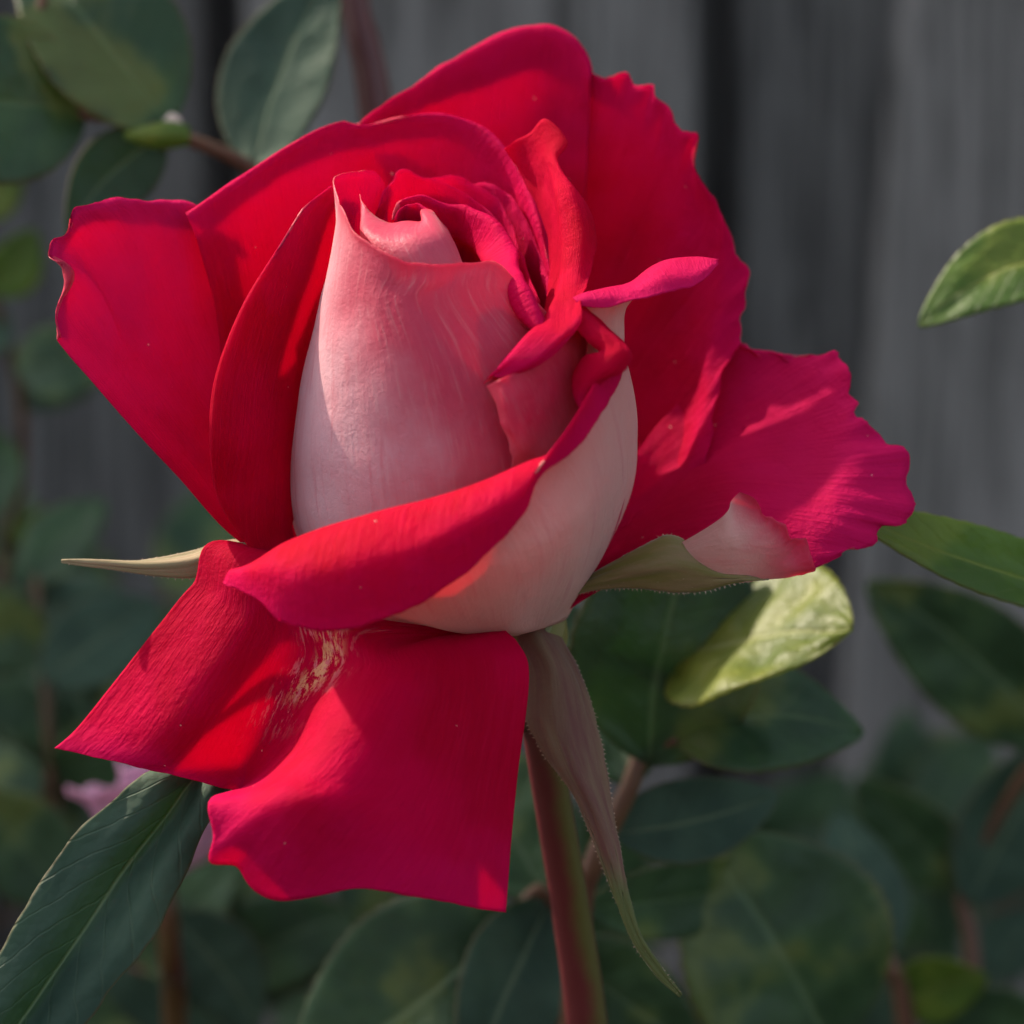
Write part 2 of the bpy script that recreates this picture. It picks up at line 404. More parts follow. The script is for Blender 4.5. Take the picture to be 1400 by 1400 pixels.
SOIL = simple('soil', (0.035, 0.026, 0.018), (0.075, 0.055, 0.038), 9, 0.95, 0.8, 0.02)
PINK_IN = petal_inner('far_petal_pink', deep=(0.62, 0.26, 0.38), bright=(0.70, 0.36, 0.48), edge=(0.66, 0.30, 0.42))
WOODS = [wood_mat('weathered_board_%d' % i, a, b, i + 1) for i, (a, b) in enumerate([((0.115, 0.108, 0.10), (0.22, 0.21, 0.195)), ((0.095, 0.091, 0.086), (0.18, 0.175, 0.163)), ((0.115, 0.109, 0.10), (0.225, 0.213, 0.197))])]

# ------------------------------------------------------------------ the setting: ground and fence
def box_mesh(x0, x1, y0, y1, z0, z1):
    V = [(x, y, z) for z in (z0, z1) for y in (y0, y1) for x in (x0, x1)]
    Fs = [(0, 2, 3, 1), (4, 5, 7, 6), (0, 1, 5, 4), (2, 6, 7, 3), (0, 4, 6, 2), (1, 3, 7, 5)]
    return V, Fs

gv = []; gf = []
NG = 60
for j in range(NG + 1):
    for i in range(NG + 1):
        a = (i / NG * 2 - 1); b = (j / NG * 2 - 1)
        x = math.copysign(abs(a) ** 3 * 150, a); y = math.copysign(abs(b) ** 3 * 150, b)
        gv.append((x, y, 0.03 * mnoise.noise((x * 3, y * 3, 0)) if abs(x) < 5 and abs(y) < 5 else 0.0))
for j in range(NG):
    for i in range(NG):
        k = j * (NG + 1) + i; gf.append((k, k + 1, k + NG + 2, k + NG + 1))
g = mesh_obj('ground', np.array(gv), gf, None, [SOIL], [0] * len(gf)); g['kind'] = 'structure'

FY = 0.36                                     # front face of the fence
def on_fence(px, py, y=FY):
    r = P((px, py, 0)) - CAM; k = (y - CAM[1]) / r[1]; return CAM + r * k
fence = thing('board_fence', 'weathered grey fence of upright boards behind the rose', 'fence', (0, FY, 0.0))
def board(pxl, pxr, y, wi, lean, seed):
    """a slightly warped board with a worn chamfer, its edges where the photograph shows them at mid height"""
    c0 = on_fence(pxl, 350, y)[0]; c1 = on_fence(pxr, 350, y)[0]
    zc = on_fence(700, 350, y)[2]
    nz = 26; t = 0.018; ch = 0.0022
    prof = [(0, ch), (ch, 0), (0.33, 0), (0.66, 0), (1, 0), (1, ch), (1, t), (0, t)]
    V = []; Fs = []
    for k in range(nz + 1):
        z = 0.03 + 1.37 * k / nz
        sh = lean * (z - zc) + 0.0012 * mnoise.noise((seed, z * 4, 0))
        for q, (a, b) in enumerate(prof):
            if q == 0: x, yy = c0, b
            elif q == 1: x, yy = c0 + ch, b
            elif q == 4: x, yy = c1 - ch, b
            elif q in (5, 6): x, yy = c1, b
            elif q == 7: x, yy = c0, b
            else: x, yy = c0 + (c1 - c0) * a, b
            w_ = 0.0014 * mnoise.noise((x * 30 + seed, z * 5, seed * 3)) * (1 if yy < 0.01 else 0)
            V.append((x + sh + 0.0008 * mnoise.noise((seed + q, z * 22, 5)), y + yy + w_, z))
    n = len(prof)
    for k in range(nz):
        for q in range(n):
            Fs.append((k*n+q, k*n+(q+1) % n, (k+1)*n+(q+1) % n, (k+1)*n+q))
    Fs.append(tuple(range(n))[::-1]); Fs.append(tuple(nz*n+q for q in range(n)))
    o = mesh_obj('board', np.array(V), Fs, None, [WOODS[wi]], [0] * len(Fs), fence)
    o.data.polygons.foreach_set('use_smooth', np.zeros(len(Fs), bool))
    return o
front = [(-1300, -770, 1), (-620, -60, 2), (338, 948, 0), (1204, 1850, 2), (2000, 2560, 0)]
front += [(-1950 - 700 * k, -1380 - 700 * k, k % 3) for k in range(5)] + [(2700 + 700 * k, 3290 + 700 * k, (k + 1) % 3) for k in range(5)]
for k, (a, b, wi) in enumerate(front):
    board(a, b, FY, wi, 0.07 if k == 3 else 0.003 * (-1) ** k, k + 1.3)
mid = [(-770, -640, 0), (-40, 290, 1), (1004, 1290, 1), (1870, 1990, 0)]
for k, (a, b, wi) in enumerate(mid):
    board(a, b, FY + 0.0205, wi, 0.002 * (-1) ** k, k + 20.7)
for k, (a, b, wi) in enumerate([(-760, -300, 1), (-280, 560, 0), (580, 1120, 1)] + [(-1560 - 700 * k, -960 - 700 * k, k % 3) for k in range(5)] + [(1750 + 700 * k, 2350 + 700 * k, k % 3) for k in range(6)]):
    board(a, b, FY + 0.0415, wi, 0.0, k + 40.3)
for z in (0.30, 1.22):
    V, Fs = box_mesh(-0.95, 1.1, FY + 0.0615, FY + 0.095, z, z + 0.07)
    mesh_obj('rail', np.array(V), Fs, None, [WOODS[1]], [0] * 6, fence).data.polygons.foreach_set('use_smooth', np.zeros(6, bool))

# ------------------------------------------------------------------ the bloom
def cxR(py):
    t = [float(np.clip(py, 240, 866))]
    c = crom([240, 300, 400, 500, 600, 700, 800, 870], [560, 572, 596, 618, 632, 627, 625, 630], t)[0]
    r = crom([240, 300, 400, 500, 600, 700, 780, 830, 870], [92, 112, 156, 200, 230, 229, 192, 138, 50], t)[0]
    return c, r
def bz(px, py, off=0.0):
    c, r = cxR(py); q = max(0.0, 1 - ((px - c) / r) ** 2)
    return 0.3 * (py - 600) - r * math.sqrt(q) + off
def B(px, py, off=0.0, *u): return (px, py, bz(px, py, off), *u)
def ring(py, a0, a1, n=9, k=1.0, drop=0.0):
    """arc round the bud axis at height py, angles in degrees from straight towards the camera"""
    c, r = cxR(py); out = []
    for t in np.linspace(math.radians(a0), math.radians(a1), n):
        out.append((c + k * r * math.sin(t), py + drop * r * k * (math.cos(t) - 0.3), 0.3 * (py - 600) - k * r * math.cos(t)))
    return out

HIPQ = np.array([716, 868, 110.0])
bloom = thing('rose_bloom', 'large half open red rose with pale pink petal reverses on its stem', 'rose', P((800, 1500, 210)))

def petal(rows, mats, seed, flip=False, nu=64, nv=64, vpin=None, label=None, **kw):
    Q = loft(rows, nu, nv, vpin)
    Q = frill(Q, seed, **kw)
    return sheet('petal', P(Q), mats, bloom, flip=flip, label=label)

# 1 back petal, top
petal([[(680, 800, 110), (705, 800, 130), (740, 800, 110)],
       [(540, 520, 250), (640, 500, 320), (790, 520, 260)],
       [(500, 300, 270), (650, 290, 345), (800, 300, 290)],
       [(488, 195, 235), (560, 175, 300), (650, 150, 335), (740, 130, 340), (806, 160, 310)],
       [(484, 172, 225), (530, 138, 265), (590, 102, 300), (640, 70, 318), (690, 46, 322), (735, 35, 318), (776, 46, 310), (800, 66, 300), (808, 104, 290)],
       [(486, 178, 245), (530, 148, 290), (590, 114, 325), (640, 84, 345), (690, 60, 350), (735, 48, 350), (774, 58, 340), (798, 78, 330), (812, 114, 315)]],
      (RED, OUT_PINK), 1, wrinkle=5, rim=5, rag=3)

# 2 back petal, right
petal([[(735, 820, 110), (755, 815, 125), (775, 815, 110)],
       [(690, 540, 340), (770, 580, 335), (840, 650, 300), (860, 725, 200)],
       [(690, 320, 380), (790, 350, 350), (880, 490, 312), (905, 600, 272), (892, 712, 195)],
       [(705, 210, 375), (800, 210, 338), (880, 280, 318), (946, 400, 292), (955, 540, 248), (922, 692, 192)],
       [(715, 165, 370), (800, 155, 325), (890, 205, 292), (975, 345, 264), (972, 500, 236), (932, 694, 184)],
       [(722, 130, 362), (770, 114, 335), (800, 112, 305), (808, 99, 298), (822, 106, 290), (840, 103, 284), (853, 100, 276), (862, 112, 272), (878, 116, 264), (892, 113, 254), (895, 134, 250), (908, 142, 246), (918, 150, 240), (924, 172, 238), (938, 180, 230), (952, 183, 222), (946, 205, 224), (948, 228, 226), (980, 280, 234), (1003, 335, 240), (1010, 356, 242), (1022, 368, 242), (1026, 384, 240), (1018, 398, 240), (1021, 412, 238), (1012, 432, 236), (1014, 462, 232), (990, 500, 222), (974, 570, 206), (964, 640, 188), (940, 696, 174)]],
      (RED, OUT_PINK), 2, flip=False, nu=160, nv=72, wrinkle=6, rim=7, rag=5, freq=28, pinch=0.08)

# 3 back petal, left, wrapping behind the bud
petal([[(690, 800, 90), (705, 800, 120), (730, 800, 90)],
       [(330, 600, 60), (450, 540, 150), (560, 500, 215), (680, 520, 185), (770, 560, 70)],
       [(290, 400, 75), (390, 330, 160), (540, 290, 220), (665, 320, 185), (760, 440, 40)],
       [(262, 310, 60), (330, 262, 110), (400, 218, 155), (470, 190, 185), (560, 182, 205), (640, 196, 195), (690, 235, 165), (725, 290, 115), (752, 378, 40)],
       [(254, 293, 62), (330, 243, 105), (400, 195, 145), (455, 166, 172), (470, 162, 178), (485, 168, 184), (560, 155, 195), (615, 156, 190), (655, 170, 180), (690, 202, 155), (718, 250, 118), (738, 310, 70), (757, 390, 30)],
       [(262, 296, 85), (332, 248, 135), (402, 203, 180), (456, 176, 208), (486, 178, 215), (560, 163, 222), (640, 172, 205), (692, 210, 175), (722, 256, 135), (744, 314, 85), (764, 396, 40)]],
      (RED, OUT_PINK), 3, wrinkle=4, rim=3, rag=2)

# 4 outer petal, far left
petal([[(660, 830, 70), (680, 828, 80), (700, 826, 90)],
       [(335, 745, 20), (380, 730, 60), (430, 690, 90)],
       [(235, 640, -5), (290, 600, 60), (345, 520, 110)],
       [(140, 535, -30), (215, 470, 55), (305, 400, 125)],
       [(82, 468, -50), (84, 430, -42), (95, 375, -25), (92, 340, -10), (120, 305, 15), (155, 288, 35), (200, 285, 65), (255, 288, 95), (300, 310, 118)],
       [(78, 462, -52), (76, 420, -48), (92, 372, -40), (84, 360, -44), (68, 350, -40), (70, 332, -35), (90, 320, -25), (104, 284, -8), (118, 284, 0), (150, 275, 28), (170, 274, 40), (200, 276, 62), (255, 280, 95), (302, 302, 118)],
       [(86, 462, -35), (84, 420, -28), (96, 374, -15), (82, 350, -20), (84, 338, -10), (110, 294, 18), (152, 284, 55), (202, 286, 90), (256, 290, 120), (306, 312, 140)]],
      (RED_MAG, OUT_PINK), 4, wrinkle=6, rim=4, rag=4, freq=16, nu=90)

# 5 left petal hugging the bud, its margin rolled outwards
def lrow(x0, y, d, *rest):
    return [(x0 + 22, y + 4, d + 70), (x0 + 5, y + 2, d + 30), (x0, y, d), *rest]
petal([[(640, 845, 40), (645, 845, 35), (650, 845, 30), (665, 840, 30), (680, 838, 40)],
       [(440, 800, -10), (432, 795, -30), (428, 790, -45), (450, 785, -40), (475, 780, -10)],
       lrow(345, 752, -60, (370, 748, -48), (402, 735, -5)),
       lrow(300, 684, -80, (345, 682, -62), (408, 680, 20)),
       lrow(289, 610, -122, (345, 605, -85), (414, 600, 35)),
       lrow(292, 535, -112, (350, 525, -75), (430, 520, 45)),
       lrow(312, 466, -97, (370, 452, -55), (446, 430, 62)),
       lrow(342, 402, -77, (390, 384, -40), (458, 360, 64)),
       lrow(380, 340, -54, (415, 332, -15), (466, 310, 62)),
       lrow(412, 288, -37, (432, 290, 0), (470, 285, 62)),
       [(462, 262, 60), (454, 258, 45), (452, 255, 32), (460, 258, 42), (474, 262, 64)]],
      (RED, OUT_PINK), 5, wrinkle=4, side=2.5, freq=9)

# 6 the furled petal that closes the front of the bud, pale reverse outwards
petal([ring(855, -120, 80, k=0.9), ring(800, -125, 80, k=0.97), ring(730, -130, 78), ring(640, -135, 75), ring(550, -138, 70), ring(470, -138, 64), ring(410, -138, 56),
       [(530, 300, 75), (490, 285, 60), (462, 298, -10, .23), B(478, 322, 2), B(500, 342, 0), B(545, 372, 0, .58), B(600, 380, 0, .70), B(680, 382, 0, .88), (714, 408, -165), (738, 446, -185)],
       [(526, 252, 78), (514, 235, 72), (487, 234, 50), (462, 239, 15), (457, 246, -5, .23), (462, 272, -45), B(471, 290, -2), B(486, 316, -4), B(508, 333, -5), B(545, 353, -4, .58), B(590, 361, -2, .68), B(640, 360, 0, .78), B(690, 365, 0, .89), (716, 400, -160), (738, 440, -182)]],
      (OUT_BUD, RED), 6, flip=False, nu=120, nv=90, wrinkle=5, rim=2.0, rag=1.5, freq=12, wf=5)

# 7 furled heart of the bud
petal([ring(560, -80, 200, k=0.45), ring(440, -85, 200, k=0.5, n=11),
       [(512, 370, -20), B(520, 372, 40), B(545, 372, 32), B(585, 372, 32), B(615, 372, 45), (632, 370, -40), (620, 350, 30), (585, 340, 55), (550, 335, 30), (540, 345, 5)],
       [(500, 312, -10), B(508, 322, 45), B(533, 328, 42), B(570, 326, 42), B(596, 325, 50), (612, 330, -25), (612, 318, 20), (590, 305, 45), (560, 300, 40), (545, 312, 10)],
       [(492, 266, -5), (498, 278, -40), (507, 292, -58), (520, 300, -70), (535, 306, -76), (556, 302, -78), (576, 303, -74), (577, 288, -62), (590, 290, -56), (592, 305, -48), (600, 318, -20), (602, 312, 10), (585, 290, 35), (562, 281, 38), (546, 296, 15)]],
      (OUT_CORE, RED), 7, nu=110, nv=50, wrinkle=2.5, rim=2, rag=1.5)

# 8 inner petal behind the heart, its right margin a turned ribbon
petal([ring(620, 60, 250, k=0.55, n=7)[::-1],
       [(520, 460, 40), (560, 440, 80), (620, 440, 70), (690, 460, 0), (725, 500, -110)],
       [(530, 340, 10), (560, 330, 60), (620, 335, 75), (672, 370, 10), (715, 445, -120)],
       [(534, 306, 0), (546, 290, 20), (580, 290, 48), (620, 305, 50), (655, 325, 10), (678, 360, -70), (694, 395, -172), (716, 430, -205), (740, 458, -222)],
       [(537, 300, 0), (540, 284, 5), (548, 274, 12), (562, 270, 22), (578, 268, 32), (596, 276, 38), (614, 281, 38), (634, 281, 28), (646, 288, 18), (664, 294, 5), (678, 304, -10), (694, 324, -30), (702, 336, -45), (704, 362, -112), (718, 392, -184), (734, 426, -210), (746, 456, -224)],
       [(541, 303, 12), (546, 288, 18), (553, 279, 25), (578, 273, 48), (614, 286, 55), (646, 293, 38), (680, 309, 10), (706, 340, -25), (709, 364, -98), (723, 392, -172), (738, 424, -200), (750, 454, -216)]],
      (RED, OUT_CORE), 8, nu=100, wrinkle=2, rim=3, rag=2, freq=12)

# 9 small inner petal behind, upper left of the heart
petal([ring(600, 110, 260, k=0.6, n=6)[::-1],
       [(505, 400, 50), (560, 390, 110), (640, 400, 120), (700, 440, 60)],
       [(512, 300, 60), (545, 285, 95), (600, 290, 115), (660, 330, 100), (700, 400, 40)],
       [(517, 284, 45), (522, 266, 55), (534, 250, 65), (543, 234, 70), (556, 231, 74), (568, 238, 80), (600, 248, 95), (640, 268, 98), (680, 300, 80), (705, 350, 40)]],
      (RED, OUT_CORE), 9, wrinkle=2, rim=3, rag=1.5)

# 10 dark inner petal between the bud and the right back petals
petal([ring(640, 60, 170, k=0.8, n=5)[::-1],
       [(640, 480, 130), (720, 470, 110), (775, 520, 10)],
       [(630, 320, 150), (690, 320, 130), (740, 360, 80), (768, 430, -20)],
       [(625, 262, 150), (660, 250, 150), (692, 262, 140), (720, 300, 112), (735, 345, 85), (742, 385, 50), (748, 410, 10)]],
      (RED, RED), 10, wrinkle=3, rim=3, rag=2)

# 11 right inner petal: upright blade whose margin turns out and sweeps forward across the bud
petal([[(690, 203, 95), (705, 192, 92), (724, 183, 86), (746, 163, 74), (757, 170, 68), (768, 180, 60)],
       [(697, 214, 98), (713, 206, 90), (730, 196, 78), (750, 184, 62), (764, 188, 52), (776, 197, 46)],
       [(706, 228, 100), (722, 222, 85), (738, 214, 65), (750, 208, 45), (758, 208, 36), (764, 217, 30)],
       [(716, 246, 100), (735, 246, 75), (748, 240, 45), (758, 230, 15), (762, 228, 8), (768, 248, 6)],
       [(738, 290, 80), (750, 285, 45), (759, 278, 10), (766, 264, -28), (778, 262, -34), (802, 278, -22)],
       [(752, 340, 55), (760, 335, 20), (766, 328, -28), (771, 318, -64), (795, 318, -80), (816, 324, -62)],
       [(750, 400, 10), (758, 392, -30), (765, 384, -74), (771, 374, -110), (790, 378, -124), (808, 370, -106)],
       [(732, 450, -90), (738, 444, -128), (744, 436, -162), (752, 426, -188), (776, 430, -200), (794, 406, -176)],
       [(690, 494, -205), (698, 484, -224), (708, 474, -240), (724, 460, -254), (752, 468, -262), (786, 452, -236)],
       [(670, 520, -232), (674, 514, -246), (680, 508, -258), (690, 498, -268), (712, 502, -274), (738, 498, -266)],
       [(662, 525, -240), (664, 522, -246), (666, 519, -252), (670, 515, -256), (682, 516, -264), (694, 516, -266)]],
      (RED, OUT_PINK), 11, flip=True, nu=52, nv=110, wrinkle=3, side=2.5, freq=12)

# 12 the body of that petal below the turned margin
petal([[B(690, 700, 10), B(730, 700, 10), B(790, 690, 12), B(830, 660, 20)],
       [(702, 640, -232), (732, 630, -228), (785, 600, -185), (825, 560, -115)],
       [(694, 602, -258), (704, 606, -262), (735, 592, -240), (772, 560, -205), (815, 500, -115)],
       [(684, 575, -266), (694, 578, -272), (732, 560, -246), (770, 525, -208), (808, 470, -122)],
       [(675, 548, -262), (688, 546, -276), (728, 525, -250), (768, 495, -212), (800, 445, -130)],
       [(664, 528, -248), (680, 520, -272), (722, 500, -258), (758, 476, -225), (792, 430, -150)]],
      (OUT_FLAP, RED), 12, flip=False, wrinkle=3, side=2.5, freq=9)

# two more thin furled layers at the heart
petal([ring(520, 100, 300, k=0.3, n=7)[::-1],
       [(545, 380, 10), (560, 370, 40), (590, 372, 30), (600, 385, -10)],
       [(540, 312, 0), (550, 300, 22), (575, 296, 18), (594, 312, -15)],
       [(541, 299, -8), (546, 286, 2), (556, 280, 8), (570, 278, 4), (582, 283, -8), (589, 293, -22), (590, 306, -34)]],
      (RED, OUT_CORE), 71, nu=40, nv=36, wrinkle=1.5, rim=2, rag=1)
petal([ring(600, 110, 250, k=0.7, n=6)[::-1],
       [(545, 420, 90), (600, 400, 135), (670, 420, 120), (725, 480, 20)],
       [(560, 300, 110), (610, 285, 140), (665, 300, 128), (705, 350, 80), (735, 430, -10)],
       [(566, 252, 108), (590, 244, 118), (622, 240, 128), (655, 256, 126), (676, 268, 120), (698, 304, 98), (712, 340, 70), (722, 372, 40), (738, 412, -10)]],
      (RED, OUT_CORE), 72, nu=60, nv=40, wrinkle=2, rim=3.5, rag=2, freq=10)

# 13 front right petal: cream body round the bud, upper margin rolled over as a broad red lip
cols = [
 [(640, 862, 0), (520, 850, -60), (400, 815, -135), (345, 782, -190), (318, 778, -215), (305, 795, -225)],
 [(655, 866, 0), (550, 845, -110), (440, 800, -205), (388, 742, -238), (365, 772, -278), (360, 824, -272)],
 [(665, 868, 0), (565, 850, -120), (470, 800, -228), (430, 726, -262), (405, 775, -312), (385, 848, -292)],
 [(675, 868, 0), (585, 855, -130), (540, 800, -250), (500, 706, -285), (470, 770, -340), (455, 860, -312)],
 [(685, 868, 0), (620, 862, -110), (620, 790, -262), (590, 682, -292), (565, 748, -352), (555, 836, -322)],
 [(695, 868, 0), (660, 862, -100), (690, 770, -268), (668, 656, -296), (652, 705, -348), (648, 774, -322)],
 [(705, 868, 0), (705, 858, -90), (750, 740, -258), (728, 630, -294), (722, 660, -330), (716, 704, -318)],
 [(712, 866, 0), (735, 842, -70), (790, 710, -230), (752, 622, -290), (742, 632, -312), (737, 655, -310)],
 [(720, 864, 0), (770, 820, -50), (820, 670, -185), (790, 588, -276), (780, 582, -292), (778, 622, -290)],
 [(735, 860, 10), (800, 790, -20), (848, 630, -110), (815, 548, -250), (808, 535, -262), (818, 572, -258)],
 [(750, 855, 30), (822, 760, 10), (864, 610, -50), (835, 520, -215), (822, 508, -232), (836, 540, -226)],
 [(765, 850, 60), (842, 720, 50), (869, 590, 0), (854, 508, -150), (842, 490, -190), (850, 515, -185)],
 [(775, 845, 90), (846, 710, 110), (862, 580, 70), (856, 500, -60), (850, 480, -100), (855, 496, -100)],
]
cols = np.array(cols, float)
rows13 = [[tuple(c) for c in cols[:, k]] for k in range(cols.shape[1])]
petal(rows13, (RED, OUT_BODY), 13, nu=120, nv=90, vpin=[0, 0.17, 0.45, 0.68, 0.82, 1.0], flip=True, wrinkle=3, rim=5, rag=4, freq=13, pinch=0.1)

# 14 curled frilly lip at the right of the bud
petal([[(776, 416, -175), (786, 412, -168), (800, 418, -150), (812, 430, -120)],
       [(782, 440, -205), (800, 436, -200), (822, 444, -180), (838, 456, -140)],
       [(800, 466, -222), (818, 460, -225), (846, 466, -210), (861, 484, -170)],
       [(818, 482, -226), (830, 478, -238), (852, 482, -240), (864, 494, -215)],
       [(800, 486, -228), (812, 490, -246), (832, 504, -256), (852, 510, -240)],
       [(784, 508, -226), (796, 510, -244), (812, 522, -254), (828, 520, -248)],
       [(782, 535, -232), (790, 536, -246), (800, 545, -254), (808, 545, -250)],
       [(798, 566, -250), (801, 570, -258), (806, 572, -266), (812, 566, -264)]],
      (RED, OUT_PINK), 14, flip=True, nu=36, nv=64, wrinkle=3, side=3, freq=7)

# 15 pointed flap turned out to the right
petal([[B(790, 660, 25), B(815, 640, 20), (840, 620, -40), (860, 590, 30)],
       [(800, 490, -165), (822, 480, -135), (840, 474, -90), (852, 468, -45)],
       [(806, 434, -168), (826, 430, -140), (846, 420, -105), (866, 406, -80)],
       [(783, 408, -170), (820, 398, -150), (858, 388, -122), (912, 357, -98), (950, 352, -95), (978, 356, -104)],
       [(786, 411, -182), (818, 408, -176), (858, 399, -160), (908, 378, -144), (952, 370, -128), (981, 357, -108)],
       [(790, 418, -184), (820, 422, -184), (858, 413, -178), (908, 402, -164), (958, 386, -142), (982, 360, -110)]],
      (RED_MAG, OUT_BODY), 15, flip=True, nu=50, nv=60, vpin=[0, .35, .55, .75, .87, 1], wrinkle=2.5, rim=2, rag=1.5, freq=8)

# 16 outer petal, far right, ragged, its lower corner folded forwards
petal([[(735, 830, 95), (745, 832, 85), (755, 835, 75), (765, 838, 70), (770, 838, 66)],
       [(900, 580, 262), (905, 650, 228, .3), (890, 720, 140, .6), (880, 775, 20, .84), (885, 768, 0)],
       [(975, 510, 262), (1010, 600, 196, .3), (1005, 680, 84, .6), (975, 792, -26, .84), (984, 745, -74, .93), (986, 708, -84)],
       [(995, 478, 258), (1080, 520, 202, .2), (1110, 610, 132, .4), (1095, 700, 48, .62), (1040, 792, -20, .84), (1022, 742, -70, .93), (1000, 684, -88)],
       [(1002, 472, 254), (1110, 502, 186, .2), (1160, 600, 100, .4), (1150, 710, 34, .62), (1075, 788, -14, .84), (1058, 744, -60, .93), (1010, 674, -94)],
       [(1010, 466, 248), (1030, 474, 236), (1052, 488, 224), (1070, 482, 214), (1078, 492, 208), (1092, 488, 200), (1118, 486, 186), (1142, 480, 172, .2), (1152, 496, 158), (1164, 506, 140), (1166, 520, 136), (1160, 538, 130), (1173, 548, 124), (1170, 566, 118), (1186, 578, 110), (1202, 590, 104, .4), (1212, 604, 98), (1232, 610, 90), (1246, 638, 80), (1242, 660, 72), (1251, 690, 62, .55), (1236, 714, 54), (1205, 720, 48), (1190, 746, 38, .66), (1160, 752, 28), (1140, 768, 18), (1118, 770, 6), (1098, 784, -8, .84), (1116, 776, -26), (1110, 760, -40), (1104, 742, -46), (1080, 734, -58, .92), (1066, 712, -70), (1044, 704, -80), (1034, 684, -92), (1016, 670, -98)]],
      (RED_MAG, OUT_LIP), 16, nu=170, nv=76, wrinkle=6, rim=10, rag=5, freq=34, pinch=0.12)

# 17 reflexed front petal hanging below, creased down the middle
petal([[(560, 835, -20), (580, 850, -20), (600, 862, -20), (640, 866, -20, .45), (660, 868, -20, .52), (690, 864, -10), (705, 862, 0)],
       [(330, 742, -30), (390, 765, -75), (450, 815, -85, .42), (520, 868, -100, .52), (600, 872, -110), (692, 862, -85)],
       [(262, 800, -50), (335, 850, -100), (428, 900, -95, .42), (500, 915, -155, .52), (610, 905, -165), (708, 880, -125)],
       [(222, 850, -58), (310, 900, -115), (410, 940, -85, .42), (470, 960, -185, .52), (600, 960, -190), (722, 910, -140)],
       [(150, 940, -62), (250, 985, -125), (378, 1010, -72, .42), (415, 1040, -215, .52), (590, 1080, -225), (708, 1060, -165)],
       [(100, 1000, -62), (215, 1035, -120), (345, 1062, -60, .42), (345, 1085, -225, .52), (560, 1160, -240), (698, 1170, -180)],
       [(74, 1023, -62), (200, 1051, -112), (290, 1074, -85), (328, 1084, -58, .42), (284, 1108, -232, .52), (292, 1145, -240), (286, 1178, -240), (326, 1186, -236), (334, 1201, -236, .62), (500, 1216, -246), (692, 1248, -190)]],
      (RED_SCAR, OUT_PINK), 17, flip=True, nu=170, nv=90, vpin=[0, 0.1, 0.25, 0.38, 0.62, 0.85, 1.0], wrinkle=4, rim=3, rag=2, freq=10, label='reflexed red petal with a pale brown scar down its crease')

# hip, sepals, stem
hp = [P((700, 845, 70)), P((712, 862, 100)), P((722, 885, 118)), P((728, 915, 128)), P((734, 950, 136))]
STEM2 = stem_mat()
tube('hip', hp, [0.0052, 0.0058, 0.0050, 0.0034, 0.0026], HIP, bloom, ns=20, nl=24)
tube('stem', [P((730, 930, 132)), P((742, 1010, 165)), P((758, 1110, 230)), P((780, 1240, 320)), P((800, 1380, 400)), P((815, 1560, 480)), P((840, 2200, 560)), P((930, 3400, 640))],
     [0.0025, 0.0023, 0.0023, 0.0024, 0.0026, 0.0028, 0.0033, 0.0040], STEM2, bloom, ns=18, nl=70)

def sepal(rows, mats, seed, flip=False, label=None, nv=60, hairs=1500, **kw):
    Q = frill(loft(rows, 24, nv), seed, **kw)
    o = sheet('sepal', P(Q), mats, bloom, t=0.0005, flip=flip, label=label)
    n = gnormals(Q); du = np.gradient(Q, axis=1); V = []; Fs = []
    for k in range(hairs):
        j = int(RNG.integers(int(nv * 0.12), nv - 1))
        if k % 3:
            i, sg = (0, -1) if k % 2 else (23, 1)
            d = sg * du[j, i] / (np.linalg.norm(du[j, i]) + 1e-9)
        else:
            i = int(RNG.integers(1, 23)); d = n[j, i] * (-1 if n[j, i][2] > 0 else 1)
        d = d + RNG.normal(0, 0.35, 3); d /= np.linalg.norm(d)
        p = Q[j, i] + RNG.normal(0, 0.6, 3); w_ = np.cross(d, [0, 0, 1.0]); w_ /= np.linalg.norm(w_) + 1e-9
        L = RNG.uniform(1.8, 4.6)
        V += [p - w_ * 0.22, p + w_ * 0.22, p + d * L + np.array([0, 1.0, 0])]; Fs.append((3 * k, 3 * k + 1, 3 * k + 2))
    h = mesh_obj('fuzz', P(np.array(V)), Fs, None, [FUZZ], [0] * len(Fs), o); h['kind'] = 'stuff'
    return o
sepal([[(690, 850, 90), (720, 845, 70), (755, 842, 90)],
       [(700, 880, 70), (735, 872, 20), (775, 885, 60)],
       [(714, 925, 30), (755, 915, -10), (800, 940, 25)],
       [(716, 975, 0), (765, 985, -25), (817, 998, 0)],
       [(742, 1030, -15), (788, 1050, -35), (831, 1062, -15)],
       [(785, 1090, -25), (815, 1110, -38), (842, 1130, -25)],
       [(815, 1160, -35), (836, 1175, -44), (853, 1195, -36)],
       [(842, 1230, -40), (852, 1236, -46), (862, 1236, -42)],
       [(868, 1290, -40), (874, 1292, -44), (880, 1288, -42)],
       [(898, 1332, -36), (902, 1330, -38), (906, 1326, -37)],
       [(930, 1362, -32), (931, 1361, -33), (932, 1360, -33)]], (SEPAL, SEPAL_IN), 41, flip=True, wrinkle=5, side=2, wf=5, label='long downy brown purple sepal curling down', nv=90)
sepal([[(660, 850, 60), (660, 830, 70), (660, 815, 90)],
       [(420, 800, 0), (420, 780, 20), (420, 760, 60)],
       [(330, 770, -10), (325, 752, 0), (320, 738, 40)],
       [(262, 790, -10), (258, 772, -15), (255, 757, 15)],
       [(205, 786, -15), (200, 776, -20), (200, 766, 0)],
       [(140, 776, -18), (138, 771, -20), (138, 767, -12)],
       [(84, 769, -20), (84, 768, -20), (84, 766, -19)]], (SEPAL_IN, SEPAL_G), 42, flip=False, wrinkle=4, side=1.5, label='thin olive sepal pointing outwards')
